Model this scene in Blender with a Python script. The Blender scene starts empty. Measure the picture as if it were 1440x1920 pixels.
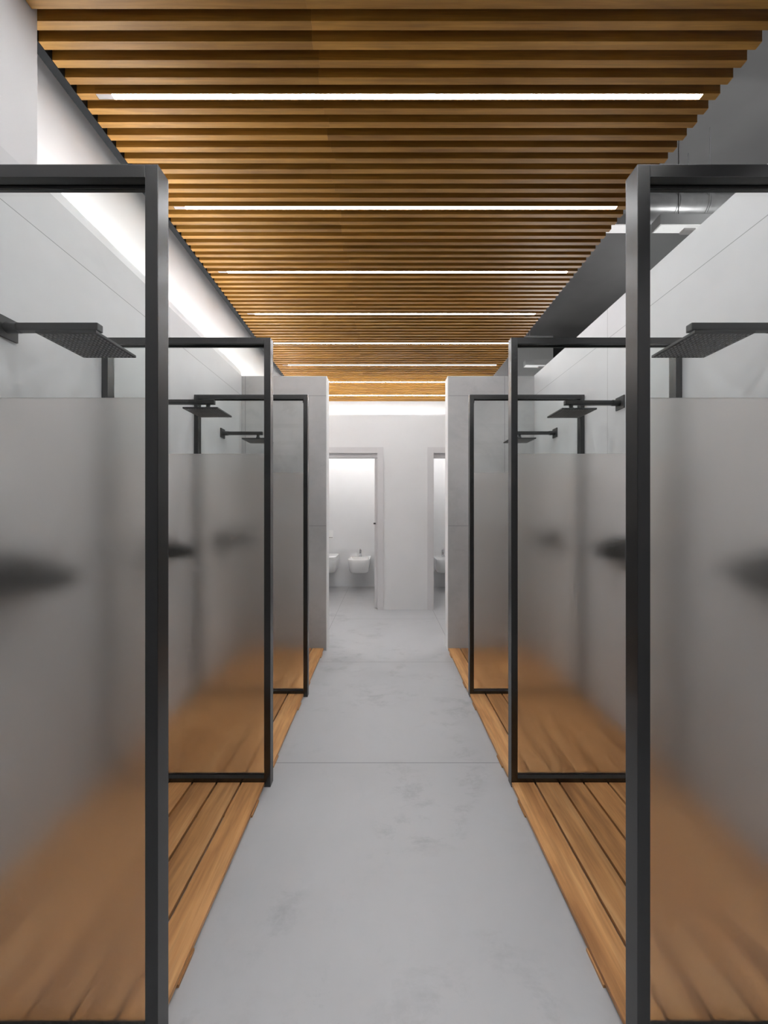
import bpy, bmesh, math, random
from mathutils import Vector, Matrix

random.seed(4)
SC = bpy.context.scene
COL = SC.collection

# ------------------------------------------------------------------ camera, world, exposure
F = 675.0                      # focal length in pixels of the 1440 x 1920 frame
H = 1.28                       # eye height
cam_data = bpy.data.cameras.new('camera')
cam = bpy.data.objects.new('camera', cam_data)
COL.objects.link(cam)
cam.location = (0, 0, H)
cam.rotation_euler = (math.pi / 2, 0, 0)
cam_data.sensor_fit = 'HORIZONTAL'
cam_data.sensor_width = 36
cam_data.lens = 36 * F / 1440
cam_data.clip_start = 0.02
cam_data.clip_end = 60
SC.camera = cam

world = bpy.data.worlds.new('world')
SC.world = world
world.use_nodes = True
world.node_tree.nodes['Background'].inputs[0].default_value = (0.8, 0.85, 1, 1)
world.node_tree.nodes['Background'].inputs[1].default_value = 0.05

SC.view_settings.view_transform = 'Standard'
SC.view_settings.look = 'None'
SC.view_settings.gamma = 1
SC.view_settings.use_curve_mapping = False
SC.view_settings.exposure = 0.0

STRIP = 58.0                   # emission of the strip lights in the slats
COVE = 47.0                    # emission of the cove LED behind the left wall top
BACK_COVE = 95.0               # emission of the cove LED on the back wall top
PASSAGE_FILL = 62.0                 # emission of the added hidden lamps that light the cross passage
WC_FILL = 20.0                  # emission of the added unseen lamps that brighten the toilet rooms
HALL_FILL = 20.0                     # emission of the added unseen uplights that brighten the hall on the right

# ------------------------------------------------------------------ materials
def new_mat(name):
    m = bpy.data.materials.new(name)
    m.use_nodes = True
    nt = m.node_tree
    b = nt.nodes['Principled BSDF']
    return m, nt, b

def N(nt, kind, **kw):
    n = nt.nodes.new(kind)
    for k, v in kw.items():
        setattr(n, k, v)
    return n

def L(nt, a, b):
    nt.links.new(a, b)

def ramp(nt, fac, stops):
    r = N(nt, 'ShaderNodeValToRGB')
    e = r.color_ramp.elements
    while len(e) < len(stops):
        e.new(0.5)
    for i, (p, c) in enumerate(stops):
        e[i].position = p
        e[i].color = (*c, 1)
    L(nt, fac, r.inputs[0])
    return r.outputs[0]

def noise(nt, vec, scale, detail=4, rough=0.5, dist=0.0):
    n = N(nt, 'ShaderNodeTexNoise')
    n.inputs['Scale'].default_value = scale
    n.inputs['Detail'].default_value = detail
    n.inputs['Roughness'].default_value = rough
    n.inputs['Distortion'].default_value = dist
    L(nt, vec, n.inputs['Vector'])
    return n.outputs[0]

def mapping(nt, vec, scale=(1, 1, 1), loc=(0, 0, 0), rot=(0, 0, 0)):
    m = N(nt, 'ShaderNodeMapping')
    m.inputs['Scale'].default_value = scale
    m.inputs['Location'].default_value = loc
    m.inputs['Rotation'].default_value = rot
    L(nt, vec, m.inputs[0])
    return m.outputs[0]

def mathn(nt, op, a, b=None, c=None):
    n = N(nt, 'ShaderNodeMath', operation=op)
    for i, v in enumerate((a, b, c)):
        if v is None:
            continue
        if isinstance(v, (int, float)):
            n.inputs[i].default_value = v
        else:
            L(nt, v, n.inputs[i])
    return n.outputs[0]

def mix_rgb(nt, fac, a, b, blend='MIX'):
    n = N(nt, 'ShaderNodeMix', data_type='RGBA', blend_type=blend)
    if isinstance(fac, (int, float)):
        n.inputs[0].default_value = fac
    else:
        L(nt, fac, n.inputs[0])
    for s, v in ((6, a), (7, b)):
        if isinstance(v, tuple):
            n.inputs[s].default_value = (*v, 1)
        else:
            L(nt, v, n.inputs[s])
    return n.outputs[2]

def joint(nt, comp, offset, module, width):
    """1 on a thin joint line every MODULE metres along one component."""
    w = mathn(nt, 'WRAP', mathn(nt, 'SUBTRACT', comp, offset), module / 2, -module / 2)
    return mathn(nt, 'LESS_THAN', mathn(nt, 'ABSOLUTE', w), width / 2)

def stone(name, base, joints, rough=0.35, contrast=0.06, vein=0.05, jw=0.003, jdark=0.42, stretch=(1, 1, 1), seed=0.0, smudge=0.0):
    m, nt, b = new_mat(name)
    tc = N(nt, 'ShaderNodeTexCoord').outputs['Object']
    vec = mapping(nt, tc, stretch, (seed, seed * 1.7, seed * .6))
    cloud = noise(nt, vec, 1.3, 5, 0.55, 0.4)
    fine = noise(nt, vec, 9.0, 6, 0.65)
    d = contrast
    lo = tuple(c * (1 - d) for c in base)
    hi = tuple(min(1, c * (1 + d)) for c in base)
    col = ramp(nt, cloud, [(0.3, lo), (0.7, hi)])
    finec = ramp(nt, fine, [(0.3, (1 - d * .5,) * 3), (0.7, (1, 1, 1))])
    col = mix_rgb(nt, 1.0, col, finec, 'MULTIPLY')
    # thin wandering veins
    v = noise(nt, vec, 1.9, 8, 0.62, 1.6)
    vv = mathn(nt, 'ABSOLUTE', mathn(nt, 'SUBTRACT', v, 0.5))
    vm = ramp(nt, vv, [(0.0, (1 - vein * 1.5,) * 3), (0.05, (1, 1, 1))])
    patch = ramp(nt, noise(nt, vec, 2.3, 3, 0.5, 0.2), [(0.5, (1, 1, 1)), (0.62, (0, 0, 0))])
    vm = mix_rgb(nt, patch, vm, (1, 1, 1))
    col = mix_rgb(nt, 1.0, col, vm, 'MULTIPLY')
    if smudge > 0:
        a = noise(nt, mapping(nt, vec, (0.8, 1.3, 1)), 6.5, 9, 0.74, 0.25)
        am = ramp(nt, a, [(0.50, (1, 1, 1)), (0.66, (1 - smudge,) * 3)])
        gate = ramp(nt, noise(nt, mapping(nt, vec, (1, 1, 1), (4.2, 1.3, 7)), 2.1, 3, 0.5, 0.5), [(0.50, (0, 0, 0)), (0.62, (1, 1, 1))])
        col = mix_rgb(nt, 1.0, col, mix_rgb(nt, gate, (1, 1, 1), am), 'MULTIPLY')
    if joints:
        sep = N(nt, 'ShaderNodeSeparateXYZ')
        L(nt, tc, sep.inputs[0])
        tot = None
        for ax, off, mod in joints:
            j = joint(nt, sep.outputs[ax], off, mod, jw)
            tot = j if tot is None else mathn(nt, 'MAXIMUM', tot, j)
        col = mix_rgb(nt, tot, col, tuple(c * jdark for c in base))
    L(nt, col, b.inputs['Base Color'])
    r = ramp(nt, fine, [(0.3, (rough - .05,) * 3), (0.7, (rough + .05,) * 3)])
    L(nt, r, b.inputs['Roughness'])
    return m

def plain(name, col, rough=0.5, metal=0.0, spec=0.5, var=0.04, scale=6):
    m, nt, b = new_mat(name)
    tc = N(nt, 'ShaderNodeTexCoord').outputs['Object']
    n = noise(nt, tc, scale, 4)
    c = ramp(nt, n, [(0.3, tuple(x * (1 - var) for x in col)), (0.7, tuple(min(1, x * (1 + var)) for x in col))])
    L(nt, c, b.inputs['Base Color'])
    b.inputs['Roughness'].default_value = rough
    b.inputs['Metallic'].default_value = metal
    b.inputs['Specular IOR Level'].default_value = spec
    return m

def emitter(name, col, strength):
    m, nt, b = new_mat(name)
    b.inputs['Base Color'].default_value = (0.8, 0.8, 0.8, 1)
    b.inputs['Emission Color'].default_value = (*col, 1)
    b.inputs['Emission Strength'].default_value = strength
    return m

def wood(name, lo, mid, hi, axis, rough=0.45, knots=0.5, tonevar=0.35, grain=1.0):
    """grain runs along AXIS (0 = x, 1 = y); each loose board of the mesh gets its own tone and offset"""
    m, nt, b = new_mat(name)
    tc = N(nt, 'ShaderNodeTexCoord').outputs['Object']
    isl = N(nt, 'ShaderNodeNewGeometry').outputs['Random Per Island']
    info = N(nt, 'ShaderNodeObjectInfo').outputs['Random']
    seed = mathn(nt, 'ADD', mathn(nt, 'MULTIPLY', isl, 37.0), mathn(nt, 'MULTIPLY', info, 91.0))
    cmb = N(nt, 'ShaderNodeCombineXYZ')
    for i in range(3):
        L(nt, seed, cmb.inputs[i])
    add = N(nt, 'ShaderNodeVectorMath', operation='ADD')
    L(nt, tc, add.inputs[0])
    L(nt, cmb.outputs[0], add.inputs[1])
    p = add.outputs[0]
    s_long = [26 * grain] * 3
    s_long[axis] = 1.3
    s_fine = [150 * grain] * 3
    s_fine[axis] = 5
    s_cloud = [7] * 3
    s_cloud[axis] = 2.2
    g1 = noise(nt, mapping(nt, p, tuple(s_long)), 1.0, 5, 0.6, 0.6)
    g2 = noise(nt, mapping(nt, p, tuple(s_fine)), 1.0, 3, 0.6, 0.2)
    g3 = noise(nt, mapping(nt, p, tuple(s_cloud)), 1.0, 4, 0.55, 1.0)
    col = ramp(nt, g1, [(0.28, lo), (0.5, mid), (0.74, hi)])
    f = ramp(nt, g2, [(0.32, (0.78,) * 3), (0.6, (1, 1, 1))])
    col = mix_rgb(nt, 1.0, col, f, 'MULTIPLY')
    c3 = ramp(nt, g3, [(0.3, (0.78, 0.74, 0.70)), (0.65, (1.0, 1.0, 1.0))])
    col = mix_rgb(nt, 0.8, col, c3, 'MULTIPLY')
    if knots > 0:
        ks = [5.2] * 3
        ks[axis] = 2.3
        vo = N(nt, 'ShaderNodeTexVoronoi')
        vo.inputs['Scale'].default_value = 1.0
        L(nt, mapping(nt, p, tuple(ks)), vo.inputs['Vector'])
        k = ramp(nt, mathn(nt, 'ADD', vo.outputs['Distance'], mathn(nt, 'MULTIPLY', g1, 0.05)),
                 [(0.045, (0.35, 0.27, 0.2)), (0.11, (1, 1, 1))])
        col = mix_rgb(nt, knots, col, k, 'MULTIPLY')
    tone = ramp(nt, isl, [(0.0, (1 - tonevar,) * 3), (1.0, (1.0, 1.0, 1.0))])
    col = mix_rgb(nt, 1.0, col, tone, 'MULTIPLY')
    L(nt, col, b.inputs['Base Color'])
    b.inputs['Roughness'].default_value = rough
    bump = N(nt, 'ShaderNodeBump')
    bump.inputs['Strength'].default_value = 0.12
    bump.inputs['Distance'].default_value = 0.002
    L(nt, g2, bump.inputs['Height'])
    L(nt, bump.outputs[0], b.inputs['Normal'])
    return m

def clear_glass():
    m = bpy.data.materials.new('clear_glass')
    m.use_nodes = True
    nt = m.node_tree
    nt.nodes.clear()
    out = N(nt, 'ShaderNodeOutputMaterial')
    fr = N(nt, 'ShaderNodeFresnel')
    fr.inputs['IOR'].default_value = 1.45
    tr = N(nt, 'ShaderNodeBsdfTransparent')
    tr.inputs[0].default_value = (0.97, 0.985, 0.98, 1)
    gl = N(nt, 'ShaderNodeBsdfGlossy')
    gl.inputs['Roughness'].default_value = 0.0
    mx = N(nt, 'ShaderNodeMixShader')
    geo = N(nt, 'ShaderNodeNewGeometry')
    front = mathn(nt, 'MULTIPLY', fr.outputs[0], mathn(nt, 'SUBTRACT', 1.0, geo.outputs['Backfacing']))
    L(nt, front, mx.inputs[0])
    L(nt, tr.outputs[0], mx.inputs[1])
    L(nt, gl.outputs[0], mx.inputs[2])
    L(nt, mx.outputs[0], out.inputs[0])
    return m

def frosted_glass():
    m = bpy.data.materials.new('frosted_glass')
    m.use_nodes = True
    nt = m.node_tree
    nt.nodes.clear()
    out = N(nt, 'ShaderNodeOutputMaterial')
    g = N(nt, 'ShaderNodeBsdfGlass')
    g.inputs['Roughness'].default_value = 0.28
    g.inputs['IOR'].default_value = 1.33
    g.inputs['Color'].default_value = (0.975, 0.965, 0.95, 1)
    L(nt, g.outputs[0], out.inputs[0])
    return m

TILE = 1.235
M_floor = stone('floor_slab', (0.44, 0.44, 0.447), [(1, 1.838, TILE), (0, -0.60, 1.235)], rough=0.42, contrast=0.045, vein=0.015, jw=0.0036, smudge=0.2)
M_wall_l = stone('wall_tile_left', (0.57, 0.565, 0.57), [(2, 1.152, 1.202), (1, 2.208, TILE)], rough=0.42, contrast=0.08, vein=0.02, jw=0.0035, jdark=.5, stretch=(1, 1, 1), seed=3)
M_wall_r = stone('wall_tile_right', (0.57, 0.565, 0.57), [(2, 1.152, 1.202), (1, 2.236, TILE)], rough=0.42, contrast=0.08, vein=0.02, jw=0.0035, jdark=.5, seed=9)
M_part_l = stone('partition_tile_left', (0.45, 0.443, 0.44), [(2, 1.152, 1.202), (0, -1.281, 3.0)], rough=0.42, contrast=0.13, smudge=0.12, vein=0.04, jw=0.004, jdark=.45, seed=5)
M_part_r = stone('partition_tile_right', (0.45, 0.443, 0.44), [(2, 1.152, 1.202), (0, 1.114, 3.0)], rough=0.42, contrast=0.13, smudge=0.12, vein=0.04, jw=0.004, jdark=.45, seed=12)
M_white = plain('white_paint', (0.80, 0.79, 0.79), 0.6, var=0.02)
M_grey_paint = plain('pale_grey_paint', (0.62, 0.61, 0.61), 0.6, var=0.03, scale=2)
M_back = plain('plaster_back_wall', (0.72, 0.71, 0.705), 0.65, var=0.025, scale=2)
M_trim = plain('trim_paint', (0.62, 0.60, 0.60), 0.45, var=0.01)
M_wc = plain('toilet_room_wall', (0.74, 0.74, 0.745), 0.5, var=0.01)
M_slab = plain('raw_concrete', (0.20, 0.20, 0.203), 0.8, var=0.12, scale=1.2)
M_metal = plain('dark_anodised_metal', (0.003, 0.0032, 0.0032), 0.27, metal=0.0, spec=0.5, var=0.03)
M_metal.node_tree.nodes['Principled BSDF'].inputs['IOR'].default_value = 1.68
M_black = plain('black_metal', (0.02, 0.02, 0.02), 0.38, var=0.05)
M_rear = plain('rear_wall_grey', (0.16, 0.16, 0.16), 0.7)
M_gasket = plain('black_gasket', (0.006, 0.006, 0.006), 0.6)
M_nozzle = plain('nozzle_rubber', (0.34, 0.34, 0.34), 0.5)
M_board = plain('graphite_board', (0.022, 0.024, 0.026), 0.7, spec=0.15)
M_slat = wood('oak_slat', (0.33, 0.152, 0.020), (0.48, 0.235, 0.036), (0.64, 0.335, 0.066), 0, 0.5, knots=0.25, tonevar=0.25, grain=1.0)
M_deck = wood('teak_plank', (0.44, 0.200, 0.068), (0.68, 0.340, 0.125), (0.86, 0.50, 0.22), 1, 0.45, knots=0.7, tonevar=0.22, grain=0.55)
M_glass = clear_glass()
M_frost = frosted_glass()
M_strip = emitter('strip_diffuser', (0.95, 0.97, 1.0), STRIP)
M_cove = emitter('cove_led', (1.0, 0.985, 0.975), COVE)
M_bcove = emitter('back_cove_led', (1.0, 0.985, 0.97), BACK_COVE)
M_passfill = emitter('passage_fill_lamp', (1.0, 0.98, 0.98), PASSAGE_FILL)
M_wcfill = emitter('toilet_fill_lamp', (0.96, 0.98, 1.0), WC_FILL)
M_hallin = emitter('hall_lamp_far', (1.0, 0.98, 0.97), 0.5)
M_hallfill = emitter('hall_fill_lamp', (1.0, 0.98, 0.97), HALL_FILL)
M_cap = plain('grey_plastic_cap', (0.42, 0.40, 0.40), 0.5)
M_steel = plain('galvanised_steel', (0.60, 0.60, 0.61), 0.35, metal=0.45, var=0.18, scale=9)
M_alu = plain('pale_aluminium', (0.70, 0.70, 0.71), 0.45, metal=0.1)
M_ceramic = plain('white_ceramic', (0.86, 0.86, 0.85), 0.12, var=0.0)
M_chrome = plain('chrome', (0.62, 0.63, 0.65), 0.08, metal=1.0, var=0.02)
M_cable = plain('black_cable', (0.015, 0.015, 0.015), 0.5)

# ------------------------------------------------------------------ mesh helpers
def add_box(bm, x0, x1, y0, y1, z0, z1, bevel=0.0):
    vs = [bm.verts.new(p) for p in ((x0, y0, z0), (x1, y0, z0), (x1, y1, z0), (x0, y1, z0),
                                    (x0, y0, z1), (x1, y0, z1), (x1, y1, z1), (x0, y1, z1))]
    fs = [bm.faces.new([vs[i] for i in f]) for f in
          ((0, 3, 2, 1), (4, 5, 6, 7), (0, 1, 5, 4), (1, 2, 6, 5), (2, 3, 7, 6), (3, 0, 4, 7))]
    if bevel > 0:
        es = list({e for f in fs for e in f.edges})
        bmesh.ops.bevel(bm, geom=es, offset=bevel, segments=2, affect='EDGES', profile=0.7)

def add_rings(bm, rings, cap0=True, cap1=True):
    R = [[bm.verts.new(p) for p in r] for r in rings]
    n = len(R[0])
    for a, b in zip(R, R[1:]):
        for i in range(n):
            j = (i + 1) % n
            bm.faces.new((a[i], a[j], b[j], b[i]))
    if cap0:
        bm.faces.new(list(reversed(R[0])))
    if cap1:
        bm.faces.new(R[-1])
    return R

def add_cyl(bm, p0, p1, r0, r1=None, n=20):
    r1 = r0 if r1 is None else r1
    p0, p1 = Vector(p0), Vector(p1)
    d = (p1 - p0).normalized()
    u = d.orthogonal().normalized()
    v = d.cross(u)
    rings = []
    for p, r in ((p0, r0), (p1, r1)):
        rings.append([p + (u * math.cos(2 * math.pi * k / n) + v * math.sin(2 * math.pi * k / n)) * r for k in range(n)])
    add_rings(bm, rings)

def build(name, bm, mat, parent=None, smooth=False, auto=False):
    bmesh.ops.recalc_face_normals(bm, faces=bm.faces)
    me = bpy.data.meshes.new(name)
    bm.to_mesh(me)
    bm.free()
    if mat:
        me.materials.append(mat)
    if smooth:
        for p in me.polygons:
            p.use_smooth = True
        if auto:
            try:
                me.set_sharp_from_angle(angle=math.radians(35))
            except Exception:
                pass
    o = bpy.data.objects.new(name, me)
    COL.objects.link(o)
    if parent is not None:
        o.parent = parent
    return o

def BM():
    return bmesh.new()

def box_obj(name, mat, x0, x1, y0, y1, z0, z1, parent=None, bevel=0.0):
    bm = BM()
    add_box(bm, x0, x1, y0, y1, z0, z1, bevel)
    return build(name, bm, mat, parent)

def struct(name, mat, *boxes, bevel=0.0, parent=None):
    bm = BM()
    for b in boxes:
        add_box(bm, *b, bevel)
    o = build(name, bm, mat, parent)
    if parent is None:
        o['kind'] = 'structure'
    return o

def thing(name, label, cat, loc=(0, 0, 0), rotz=0.0, group=None):
    o = bpy.data.objects.new(name, None)
    o.empty_display_size = 0.1
    COL.objects.link(o)
    o.location = loc
    o.rotation_euler = (0, 0, rotz)
    o['label'] = label
    o['category'] = cat
    if group:
        o['group'] = group
    return o

def dup(root, loc, label, mirror=None):
    r = root.copy()
    COL.objects.link(r)
    r.location = loc
    r['label'] = label
    for ch in list(root.children):
        c = ch.copy()
        COL.objects.link(c)
        c.parent = r
        for g in list(ch.children):
            d = g.copy()
            COL.objects.link(d)
            d.parent = c
    return r

# ------------------------------------------------------------------ setting
XL, XR = -1.315, 1.388          # tiled wall faces
Y4, Y4B = 3.325, 3.452          # partitions at the end of the stalls
Y5, Y5B = 4.72, 4.84            # wall with the two toilet doors
Y6 = 6.17                       # rear wall of the toilet rooms
YB = -4.2                       # wall behind the viewer
ZW = 2.536                      # top of the low walls
ZC = 3.154                      # underside of the slats
ZS = 4.30                       # raw slab

struct('floor', M_floor, (-2.9, 6.2, YB - 0.1, 7.6, -0.1, 0.0))
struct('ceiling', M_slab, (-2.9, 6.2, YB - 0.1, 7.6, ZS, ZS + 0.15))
struct('wall_left', M_wall_l, (XL - 0.2, XL, YB, Y4B, 0, ZW))
struct('wall_left_upper', M_grey_paint, (XL - 0.2, XL - 0.001, YB, 1.366, ZW, ZS))
struct('wall_left_recess', M_white, (-1.62, -1.475, 1.366, Y6, ZW, ZS))
struct('trim_1', M_white, (XL - 0.012, XL, 1.366, Y4, ZW, ZW + 0.042))
struct('wall_right', M_wall_r, (XR, XR + 0.12, YB, Y4B, 0, ZW + 0.004))
struct('wall_partition_left', M_part_l, (XL, -0.534, Y4, Y4B, 0, ZW))
struct('wall_partition_right', M_part_r, (0.593, XR, Y4, Y4B, 0, ZW))
struct('trim_2', M_white, (-0.534, -0.528, Y4 + 0.001, Y4B, 0, ZW))
struct('trim_3', M_white, (0.587, 0.593, Y4 + 0.001, Y4B, 0, ZW))
struct('wall_rear', M_rear, (-2.9, 6.2, YB - 0.1, YB, 0, ZS))
# outer shell of the cross passage and of the hall on the right
struct('wall_passage_left', M_white, (-2.9, -2.8, Y4B, 7.5, 0, ZS))
struct('wall_passage_front', M_white, (-2.8, XL - 0.2, Y4 + .03, Y4B, 0, ZW))
struct('wall_hall_right', M_slab, (6.1, 6.2, YB, 7.5, 0, ZS))
struct('wall_hall_back', M_slab, (-2.9, 6.2, 7.5, 7.6, 0, ZS))

# back wall with two door openings (a cavity in the middle for the pocket door)
DL0, DL1 = -0.93, -0.087
DR0, DR1 = 0.650, 1.50
DT = 2.050
struct('wall_back', M_back,
       (-2.8, DL0, Y5, Y5B, 0, ZW + .01), (DR1, 2.9, Y5, Y5B, 0, ZW + .01),
       (DL0, DL1, Y5, Y5B, DT, ZW + .01), (DR0, DR1, Y5, Y5B, DT, ZW + .01),
       (DL1, DR0, Y5, Y5 + 0.035, 0, ZW + .01), (DL1, DR0, Y5B - 0.035, Y5B, 0, ZW + .01))
struct('wall_toilet_rear', M_wc, (-2.8, 2.9, Y6, Y6 + 0.1, 0, ZS))
struct('wall_toilet_divider', M_wc, (0.25, 0.37, Y5B, Y6, 0, ZW))
struct('wall_toilet_left', M_wc, (-1.75, -1.63, Y5B, Y6, 0, ZW))
struct('wall_toilet_right', M_wc, (2.1, 2.2, Y5B, Y6, 0, ZW))

def door(name, x0, x1, leaf):
    root = bpy.data.objects.new(name, None)
    COL.objects.link(root)
    root['kind'] = 'structure'
    bm = BM()
    t, w = 0.016, 0.080
    add_box(bm, x0 - w, x0, Y5 - t, Y5, 0, DT + 0.048 + .03, 0.002)
    add_box(bm, x1, x1 + w, Y5 - t, Y5, 0, DT + 0.048 + .03, 0.002)
    add_box(bm, x0, x1, Y5 - t, Y5, DT, DT + 0.078, 0.002)
    build('door_frame', bm, M_trim, root)
    bm = BM()
    add_box(bm, x0, x1, Y5 + 0.02, Y5B - 0.02, DT - 0.055, DT, 0.002)
    build('door_track', bm, M_trim, root)
    if leaf:
        lf = box_obj('door_leaf', M_trim, x1 - 0.038, x1 + 0.55, Y5 + 0.040, Y5B - 0.040, 0.008, DT - 0.058, root, 0.002)
        bm = BM()
        add_box(bm, x1 - 0.052, x1 - 0.022, Y5 + 0.028, Y5 + 0.041, 1.118, 1.138, 0.003)
        h = build('door_handle', bm, M_black, lf)
    return root
door('door_1', DL0, DL1, True)
door('door_2', DR0, DR1, False)

# ------------------------------------------------------------------ slatted ceiling
PITCH = 0.0594
SW = 0.0262
SH = 0.062
L0 = 1.625                       # centre of the first visible strip light
SX0, SX1 = -1.376, 1.506
sc_t = thing('slatted_ceiling', 'oak slatted ceiling of narrow crosswise boards hung above the aisle', 'ceiling', (0, 2.0, ZC))
bm = BM()
light_ys = []
k0 = -60
k = -110
while True:
    y = L0 + k * PITCH
    k += 1
    if y < -2.3:
        continue
    if y > Y6 - 0.04:
        break
    x0 = SX0 if y > 1.366 + 0.02 else XL + 0.002
    is_light = ((k - 1) % 10 == 0)
    if is_light:
        light_ys.append(y)
        # a groove in the slat's underside takes the strip light
        add_box(bm, x0, -1.295, y - SW / 2 - 2.0, y + SW / 2 - 2.0, 0, SH)
        add_box(bm, 1.432, SX1, y - SW / 2 - 2.0, y + SW / 2 - 2.0, 0, SH)
        add_box(bm, -1.295, 1.432, y - SW / 2 - 2.0, y + SW / 2 - 2.0, 0.016, SH)
        add_box(bm, -1.295, 1.432, y - SW / 2 - 2.0, y - SW / 2 + 0.0025 - 2.0, 0, 0.016)
        add_box(bm, -1.295, 1.432, y + SW / 2 - 0.0025 - 2.0, y + SW / 2 - 2.0, 0, 0.016)
    else:
        xj = -0.275 + random.uniform(-.02, .02)
        add_box(bm, x0, xj, y - SW / 2 - 2.0, y + SW / 2 - 2.0, 0, SH)
        add_box(bm, xj + 0.0003, SX1, y - SW / 2 - 2.0, y + SW / 2 - 2.0, 0, SH)
build('slat_panel', bm, M_slat, sc_t)
bm = BM()
for xx in (-0.9, 0.0, 1.0):
    add_box(bm, xx - 0.02, xx + 0.02, -2.28 - 2, Y6 - 0.06 - 2, SH, SH + 0.03)
build('carrier_rail', bm, M_board, sc_t)
box_obj('side_board', M_board, -1.418, -1.378, 1.37 - 2, Y6 - 0.01 - 2, 0.0, 0.16, sc_t)

ordn = ['nearest to the viewer', 'second from the front', 'third from the front', 'fourth from the front', 'fifth from the front',
        'sixth from the front', 'seventh from the front', 'farthest of all, before the back wall']
proto_strip = None
vis = 0
for y in light_ys:
    inview = y > 1.4
    if inview:
        lab = 'white strip light set in a ceiling slat, ' + ordn[min(vis, 7)]
        vis += 1
    else:
        lab = 'thin white strip light in the slats above and behind the viewer'
    if proto_strip is None:
        proto_strip = thing('strip_light', lab, 'light', (0, y, ZC), group='strip lights in the slatted ceiling')
        box_obj('diffuser', M_strip, -1.222, 1.43, -SW / 2 + .003, SW / 2 - .003, 0.0005, 0.012, proto_strip)
        box_obj('end_cap', M_cap, -1.293, -1.222, -SW / 2 + .003, SW / 2 - .003, 0.0005, 0.012, proto_strip)
    else:
        dup(proto_strip, (0, y, ZC), lab)

# cove LED profiles
t = thing('cove_light', 'long white cove light lying on the ledge of the left wall', 'light', (-1.40, 2.3, ZW))
box_obj('led_profile', M_alu, -0.02, 0.02, -0.9, 3.6 - 0.0, 0.0, 0.010, t)
box_obj('led_strip', M_cove, -0.014, 0.014, -0.88, 3.58, 0.010, 0.014, t)
t = thing('cove_light', 'white cove light lying on top of the wall above the doors', 'light', (0, Y5 + .095, ZW + .01))
box_obj('led_profile', M_alu, -1.8, 1.8, -0.02, 0.010, 0.0, 0.032, t)
box_obj('led_strip', M_bcove, -1.78, 1.78, 0.010, 0.014, 0.003, 0.029, t)

# ledge under the left cove light
struct('trim_4', M_white, (-1.475, XL - 0.2, Y4B, Y6, ZW - 0.12, ZW), (-1.62, -1.475, Y4B, Y6, ZW - 0.12, ZW))

# ------------------------------------------------------------------ glazed shower screens
FW, FD, FH = 0.030, 0.0416, 2.092
ys = [F / 803, F / 403.2, F / 271.2]
XIL, XIR = -0.528, 0.592

def make_screen(w, label, loc, sgn):
    """local x runs from the aisle (0) to the wall (w), mirrored by sgn"""
    t = thing('shower_screen', label, 'shower screen', loc, group='framed glass shower screens')
    def bx(name, mat, a, b, y0, y1, z0, z1, bev=0.0012, parent=t):
        x0, x1 = sorted((a * sgn, b * sgn))
        return box_obj(name, mat, x0, x1, y0, y1, z0, z1, parent, bev)
    bx('post', M_metal, 0, FW, 0, FD, 0, FH)
    bx('post', M_metal, w - FW, w - 0.001, 0, FD, 0.0, FH)
    bx('top_rail', M_metal, FW, w - FW, 0, FD, FH - FW, FH)
    bx('bottom_rail', M_metal, FW, w - FW, 0, FD, 0.002, 0.041)
    g0, g1 = 0.026, 0.034
    zf = 1.555
    bx('glass_pane', M_glass, FW, w - FW, g0, g1, zf + .0005, FH - FW, 0)
    bx('frosted_panel', M_frost, FW, w - FW, g0, g1, 0.041, zf, 0)
    # dark glazing gasket round the pane
    bx('gasket', M_gasket, FW, w - FW, g0 - 0.003, g0, FH - FW - 0.004, FH - FW, 0)
    bx('corner_clip', M_black, FW, FW + 0.012, g1, FD, FH - FW - 0.016, FH - FW, 0.0)
    return t

pos = ['nearest', 'middle', 'farthest']
for i, y in enumerate(ys):
    make_screen(abs(XL - XIL), f'black framed part-frosted glass screen, {pos[i]} of three along the left wall', (XIL, y, 0), -1)
for i, y in enumerate(ys):
    make_screen(abs(XR - XIR), f'black framed part-frosted glass screen, {pos[i]} of three along the right wall', (XIR, y, 0), 1)

# ------------------------------------------------------------------ duckboards
def make_duckboard(x0, x1, ly, label, loc):
    t = thing('duckboard', label, 'duckboard', loc, group='wooden duckboards in the shower stalls')
    d = 1 if x1 > x0 else -1
    W = abs(x1 - x0)
    bm = BM()
    u, first = 0.0, True
    while u < W - 0.02:
        v = min(u + 0.1035, W)
        a, b = sorted((x0 + d * u, x0 + d * v))
        add_box(bm, a, b, 0, ly, 0.0085, 0.0235, 0.0010)
        u += 0.113
    build('plank_panel', bm, M_deck, t)
    for yy in (0.085, ly - 0.165):
        bm = BM()
        a, b = sorted((x0 - d * 0.004, x1))
        add_box(bm, a, b, yy, yy + 0.082, 0.0, 0.0085, 0.0)
        build('batten', bm, M_deck, t)
    return t
spans = [(ys[0] + FD + .001, ys[1] - .001), (ys[1] + FD + .001, ys[2] - .001), (ys[2] + FD + .001, Y4 - .002)]
deckpos = ['between the nearest and middle glass screens', 'between the middle and farthest glass screens', 'between the farthest glass screen and the tiled partition']
for i, (a, b) in enumerate(spans):
    make_duckboard(-0.556, XL + 0.003, b - a, f'brown wooden duckboard by the left wall, {deckpos[i]}', (0, a, 0))
for i, (a, b) in enumerate(spans):
    make_duckboard(0.5935, XR - 0.003, b - a, f'brown wooden duckboard by the right wall, {deckpos[i]}', (0, a, 0))

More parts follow.
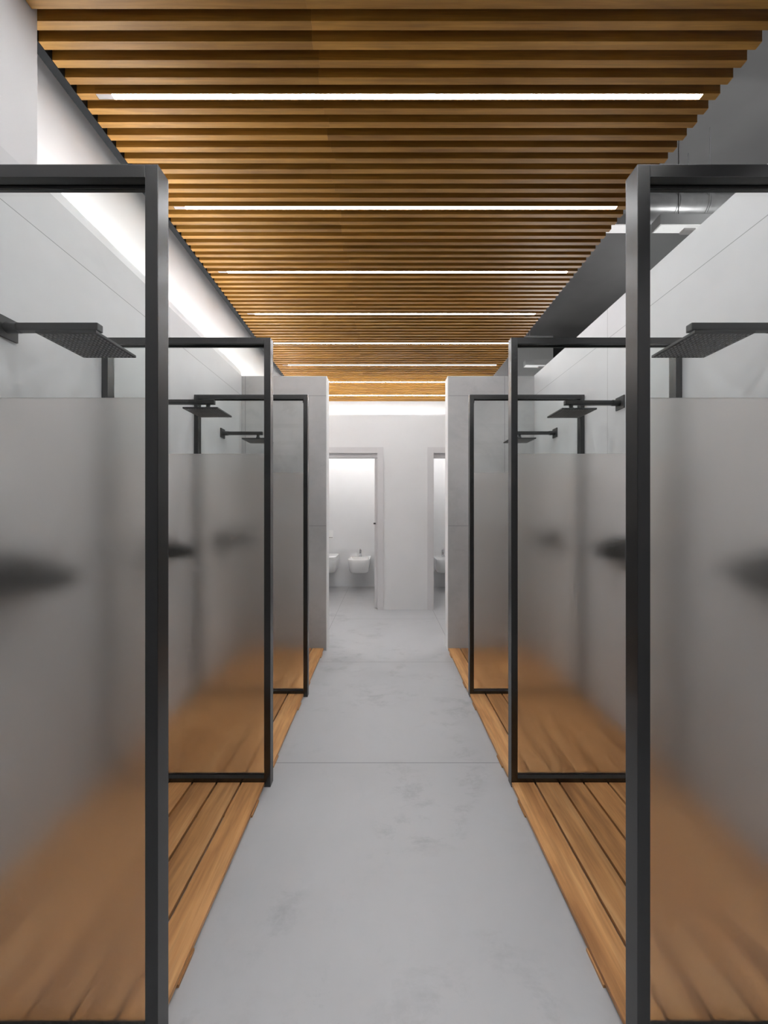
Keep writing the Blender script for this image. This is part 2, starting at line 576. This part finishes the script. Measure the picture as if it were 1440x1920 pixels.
# ------------------------------------------------------------------ shower heads
def make_head(sgn, label, loc):
    """origin: centre of the plate on the wall; sgn +1 = arm points to +x"""
    t = thing('rain_shower', label, 'shower head', loc, group='square rain shower heads')
    def bx(name, mat, a, b, y0, y1, z0, z1, bev=0.001, parent=t):
        x0, x1 = sorted((a * sgn, b * sgn))
        return box_obj(name, mat, x0, x1, y0, y1, z0, z1, parent, bev)
    bx('wall_plate', M_black, 0.0, 0.008, -0.037, 0.037, -0.037, 0.037)
    bm = BM()
    add_cyl(bm, (0.008 * sgn, 0, 0), (0.050 * sgn, 0, 0), 0.0175, 0.0175, 28)
    build('collar', bm, M_black, t, True, True)
    arm = bx('arm', M_black, 0.045, 0.330, -0.013, 0.013, -0.013, 0.013, 0.004)
    bm = BM()
    add_cyl(bm, (0.292 * sgn, 0, -0.012), (0.292 * sgn, 0, -0.030), 0.013, 0.010, 20)
    add_cyl(bm, (0.292 * sgn, 0, -0.030), (0.292 * sgn, 0, -0.056), 0.016, 0.016, 20)
    build('swivel', bm, M_black, t, True, True)
    plate = bx('head_plate', M_black, 0.195, 0.390, -0.094, 0.094, -0.064, -0.055, 0.0015)
    bm = BM()
    n = 13
    for i in range(n):
        for j in range(n):
            if False:
                continue
            x = (0.2925 + (i - (n - 1) / 2) * 0.0142) * sgn
            y = (j - (n - 1) / 2) * 0.0138
            off = 0.0
            r = 0.0040
            ring0 = [(x + r * math.cos(q * math.pi / 4), y + r * math.sin(q * math.pi / 4), -0.064) for q in range(8)]
            ring1 = [(x + r * .6 * math.cos(q * math.pi / 4), y + r * .6 * math.sin(q * math.pi / 4), -0.0665) for q in range(8)]
            add_rings(bm, [ring0, ring1], False, True)
    nz = build('nozzle_grid', bm, M_nozzle, plate)
    return t
ZA = 1.280 + 0.639
hy_l = [1.250, 2.095, 2.925]
hy_r = [1.250, 2.110, 2.915]
stall = ['nearest stall', 'middle stall', 'farthest stall']
for i in range(3):
    make_head(1, f'black square rain shower head on the left wall in the {stall[i]}', (XL, hy_l[i], ZA))
for i in range(3):
    make_head(-1, f'black square rain shower head on the right wall in the {stall[i]}', (XR, hy_r[i], ZA))

# mixers on the stall walls, seen only as dark blurs through the frosted glass
def make_mixer(sgn, label, loc, reach=0.215):
    t = thing('shower_mixer', label, 'mixer tap', loc, group='dark mixers behind the frosted glass')
    def bx(name, a, b, y0, y1, z0, z1, bev=0.003, parent=t):
        x0, x1 = sorted((a * sgn, b * sgn))
        return box_obj(name, M_black, x0, x1, y0, y1, z0, z1, parent, bev)
    bx('wall_plate', 0, 0.010, -0.085, 0.085, -0.075, 0.075)
    bx('body', 0.010, 0.070, -0.120, 0.120, -0.045, 0.045, 0.006)
    bm = BM()
    add_cyl(bm, (0.045 * sgn, -0.120, 0), (0.045 * sgn, -0.150, 0), 0.026, 0.024, 24)
    build('handle', bm, M_black, t, True, True)
    bm = BM()
    add_cyl(bm, (0.045 * sgn, 0.120, 0), (0.045 * sgn, 0.150, 0), 0.026, 0.024, 24)
    build('handle', bm, M_black, t, True, True)
    bx('spout', 0.070, reach, -0.045, 0.045, -0.045, 0.025, 0.006)
    return t
for i in range(3):
    make_mixer(1, f'dark mixer blurred behind frosted glass on the left wall of the {stall[i]}', (XL, hy_l[i], 1.06))
for i in range(3):
    make_mixer(-1, f'dark mixer blurred behind frosted glass on the right wall of the {stall[i]}', (XR, hy_r[i], 1.06), 0.13)

# ------------------------------------------------------------------ sanitary ware
def d_ring(xc, yb, w, d, z, rad=0.3, n=10, yoff=0.0):
    """outline of a wall-hung bowl seen from above: flat back on the wall at y=yb, rounded front towards -y"""
    hw = w / 2
    r = min(w, d) * rad
    pts = [(xc - hw, yb, z)]
    pts.append((xc - hw, yb - d * 0.5, z))
    for k in range(n + 1):
        a = math.pi + (math.pi / 2) * k / n
        pts.append((xc - hw + r + r * math.cos(a), yb - d + r + r * math.sin(a), z))
    pts.append((xc, yb - d - 0.006, z))
    for k in range(n + 1):
        a = 1.5 * math.pi + (math.pi / 2) * k / n
        pts.append((xc + hw - r + r * math.cos(a), yb - d + r + r * math.sin(a), z))
    pts.append((xc + hw, yb - d * 0.5, z))
    pts.append((xc + hw, yb, z))
    return pts

def inner(w, d, z, m, xc=0.0, back=0.10):
    n = 10
    hw = w / 2 - m
    y0, y1 = -back, -d + m
    r = min(hw * 2, y0 - y1) * 0.3
    pts = [(xc - hw + .01, y0, z), (xc - hw, y0 - .01 - (y0 - y1) * .3, z)]
    for k in range(n + 1):
        a = math.pi + (math.pi / 2) * k / n
        pts.append((xc - hw + r + r * math.cos(a), y1 + r + r * math.sin(a), z))
    pts.append((xc, y1, z))
    for k in range(n + 1):
        a = 1.5 * math.pi + (math.pi / 2) * k / n
        pts.append((xc + hw - r + r * math.cos(a), y1 + r + r * math.sin(a), z))
    pts += [(xc + hw, y0 - .01 - (y0 - y1) * .3, z), (xc + hw - .01, y0, z)]
    return pts

def bowl_body(open_top):
    bm = BM()
    Wd, D, zt = 0.350, 0.520, 0.526
    rings = []
    for (z, fw, fd) in ((0.296, 0.72, 0.72), (0.300, 0.78, 0.79), (0.312, 0.83, 0.85), (0.335, 0.875, 0.90), (0.40, 0.93, 0.955), (0.47, 0.98, 0.99), (0.520, 1.0, 1.0), (zt, 0.992, 0.995)):
        rings.append(d_ring(0, 0, Wd * fw, D * fd, z))
    if open_top:
        rings.append(inner(Wd, D, zt, 0.016))
        rings.append(inner(Wd, D, zt - 0.006, 0.020))
        rings.append(inner(Wd, D, zt - 0.06, 0.040, back=.12))
        rings.append(inner(Wd, D, zt - 0.11, 0.090, back=.17))
    add_rings(bm, rings)
    return bm

def make_bidet(label, loc):
    t = thing('bidet', label, 'bidet', loc, group='wall hung bidets')
    build('bowl', bowl_body(True), M_ceramic, t, True, True)
    bm = BM()
    zt = 0.526
    add_cyl(bm, (0, -0.05, zt), (0, -0.05, zt + 0.008), 0.027)
    add_cyl(bm, (0, -0.05, zt), (0, -0.05, zt + 0.085), 0.021)
    add_cyl(bm, (0, -0.05, zt + 0.060), (0, -0.150, zt + 0.040), 0.0145, 0.012)
    add_cyl(bm, (0, -0.142, zt + 0.044), (0, -0.150, zt + 0.015), 0.012)
    tap = build('tap', bm, M_chrome, t, True, True)
    bm = BM()
    add_cyl(bm, (0, -0.05, zt + 0.085), (0, -0.05, zt + 0.112), 0.021, 0.018)
    add_cyl(bm, (0, -0.05, zt + 0.105), (0, -0.120, zt + 0.130), 0.008, 0.007)
    build('lever', bm, M_chrome, tap, True, True)
    bm = BM()
    add_cyl(bm, (0, -0.485, zt - 0.034), (0, -0.470, zt - 0.036), 0.011)
    build('overflow', bm, M_chrome, t, True, True)
    return t
b1 = make_bidet('white wall hung bidet with chrome tap seen through the left doorway', (-0.40, Y6 - 0.0005, 0))
dup(b1, (1.000, Y6 - 0.0005, 0), 'white wall hung bidet partly hidden in the right doorway')

tl = thing('toilet', 'white wall hung toilet with closed lid left of the bidet', 'toilet', (-0.94, Y6 - 0.0005, 0))
build('bowl', bowl_body(False), M_ceramic, tl, True, True)
bm = BM()
add_rings(bm, [[(x, y - .06, z) for (x, y, z) in d_ring(0, 0, 0.352, 0.468, z)] for z in (0.530, 0.532, 0.544, 0.546)])
build('seat', bm, M_ceramic, tl, True, True)
bm = BM()
add_rings(bm, [[(x, y - .06, z) for (x, y, z) in d_ring(0, 0, 0.356 - s, 0.470 - s, z)] for z, s in ((0.549, 0.004), (0.551, 0), (0.566, 0), (0.572, 0.012))])
build('lid', bm, M_ceramic, tl, True, True)
tf = thing('flush_plate', 'white flush plate on the wall above the toilet', 'flush plate', (-0.95, Y6 - 0.0005, 0.895))
box_obj('plate', M_ceramic, -0.082, 0.082, -0.012, 0, -0.075, 0.075, tf, 0.003)
for xx in (-0.040, 0.040):
    box_obj('button', M_cap, xx - 0.034, xx + 0.034, -0.016, -0.012, -0.060, -0.045, tf, 0.001)

# ------------------------------------------------------------------ hall services on the right
def make_duct():
    t = thing('air_duct', 'round galvanised air duct running crosswise above the right wall', 'duct', (0, 2.93, 3.745))
    bm = BM()
    r = 0.098
    n = 40
    prof = []
    x = 1.05
    while x < 5.9:
        prof.append((x, r))
        x += 0.02
    rings = []
    for (x, rr) in ((1.05, r), (5.9, r)):
        rings.append([(x, rr * math.cos(2 * math.pi * k / n), rr * math.sin(2 * math.pi * k / n)) for k in range(n)])
    add_rings(bm, rings)
    build('pipe', bm, M_steel, t, True, True)
    for xc in (1.75, 2.345, 2.585, 3.4, 4.3):
        bm = BM()
        prof = ((xc - .028, r), (xc - .028, r + .004), (xc - .016, r + .004), (xc - .014, r + .0075), (xc - .002, r + .0075), (xc, r + .004), (xc + .028, r + .004), (xc + .028, r))
        add_rings(bm, [[(x, rr * math.cos(2 * math.pi * k / n), rr * math.sin(2 * math.pi * k / n)) for k in range(n)] for x, rr in prof], False, False)
        build('collar', bm, M_steel, t, True, True)
    for xc in (2.32, 2.56, 3.8):
        bm = BM()
        add_box(bm, xc, xc + .004, -r - .004, -r - .001, 0.0, ZS - 3.745)
        add_box(bm, xc, xc + .004, r + .001, r + .004, 0.0, ZS - 3.745)
        build('hanger', bm, M_steel, t)
    return t
make_duct()

def make_pendant(label, x0, x1, yc, zb, wire_x, mat):
    t = thing('linear_pendant', label, 'light', (x0, yc, zb), group='suspended linear lamps in the hall')
    w = x1 - x0
    box_obj('housing', M_alu, 0, w, -0.046, 0.046, 0.004, 0.082, t, 0.002)
    box_obj('diffuser', mat, 0.01, w - 0.01, -0.040, 0.040, 0.0, 0.004, t)
    xx = 0.21
    while xx < w - .05:
        box_obj('bracket', M_cap, xx, xx + 0.09, -0.012, 0.034, -0.018, 0.0, t, 0.001)
        xx += 1.4
    for wx in wire_x:
        bm = BM()
        add_cyl(bm, (wx - x0, 0, 0.082), (wx - x0, 0, ZS - zb - .0), 0.0022, n=8)
        build('wire', bm, M_cable if yc < 4 else M_alu, t)
    return t
make_pendant('suspended pale linear lamp below the round duct on the right', 2.115, 4.6, 2.80, 3.48, (2.29,), M_hallin)
make_pendant('short end of a pale suspended linear lamp showing past the slat ends', 0.75, 2.035, 2.80, 3.48, (0.9,), M_hallin)
make_pendant('small far suspended linear lamp behind the right partition', 2.12, 4.6, 5.44, 3.48, (2.20,), M_hallin)

def added_floor_uplight(label, x, y):  # added lamps, standing out of view, to brighten the hall ceiling and duct
    t = thing('added_floor_lamp', label, 'light', (x, y, 0), group='added unseen uplights in the hall')
    bm = BM()
    add_cyl(bm, (0, 0, 0), (0, 0, 0.02), 0.16, 0.15, 32)
    build('base', bm, M_metal, t, True, True)
    bm = BM()
    add_cyl(bm, (0, 0, 0.02), (0, 0, 3.10), 0.015, n=12)
    build('pole', bm, M_metal, t, True, True)
    bm = BM()
    add_cyl(bm, (0, 0, 3.10), (0, 0, 3.20), 0.06, 0.17, 32)
    sh = build('shade', bm, M_alu, t, True, True)
    bm = BM()
    add_cyl(bm, (0, 0, 3.20), (0, 0, 3.206), 0.155, n=32)
    build('diffuser', bm, M_hallfill, sh)
added_floor_uplight('added unseen tall uplight in the hall, the one nearest the viewer', 3.0, 0.7)
added_floor_uplight('added unseen tall uplight in the hall beside the round duct', 2.75, 2.25)
added_floor_uplight('added unseen tall uplight in the hall, farthest beyond the partition', 3.2, 4.3)

# added wall lamps, out of view, lighting the cross passage and the toilet rooms
def added_wall_lamp(label, x, y, z, w, h, d, mat, group):
    t = thing('added_wall_lamp', label, 'light', (x, y, z), group=group)
    box_obj('housing', M_alu, -w / 2, w / 2, min(0, 0.04 * d), max(0, 0.04 * d), -h / 2, h / 2, t, 0.003)
    a, b = sorted((0.04 * d, 0.045 * d))
    box_obj('diffuser', mat, -w / 2 + .012, w / 2 - .012, a, b, -h / 2 + .012, h / 2 - .012, t)
g = 'added unseen lamps in the cross passage'
added_wall_lamp('added wall lamp at the left end of the cross passage, hidden by the left partition', -2.0, Y5, 2.15, 0.7, 0.22, -1, M_passfill, g)
added_wall_lamp('added wall lamp at the right end of the cross passage, hidden by the right partition', 2.2, Y5, 2.15, 0.7, 0.22, -1, M_passfill, g)
g = 'added unseen lamps in the toilet rooms'
added_wall_lamp('added unseen wall lamp inside the left toilet room above its door', -0.60, Y5B, 2.42, 0.5, 0.09, 1, M_wcfill, g)
added_wall_lamp('added unseen wall lamp inside the right toilet room above its door', 1.10, Y5B, 2.42, 0.5, 0.09, 1, M_wcfill, g)
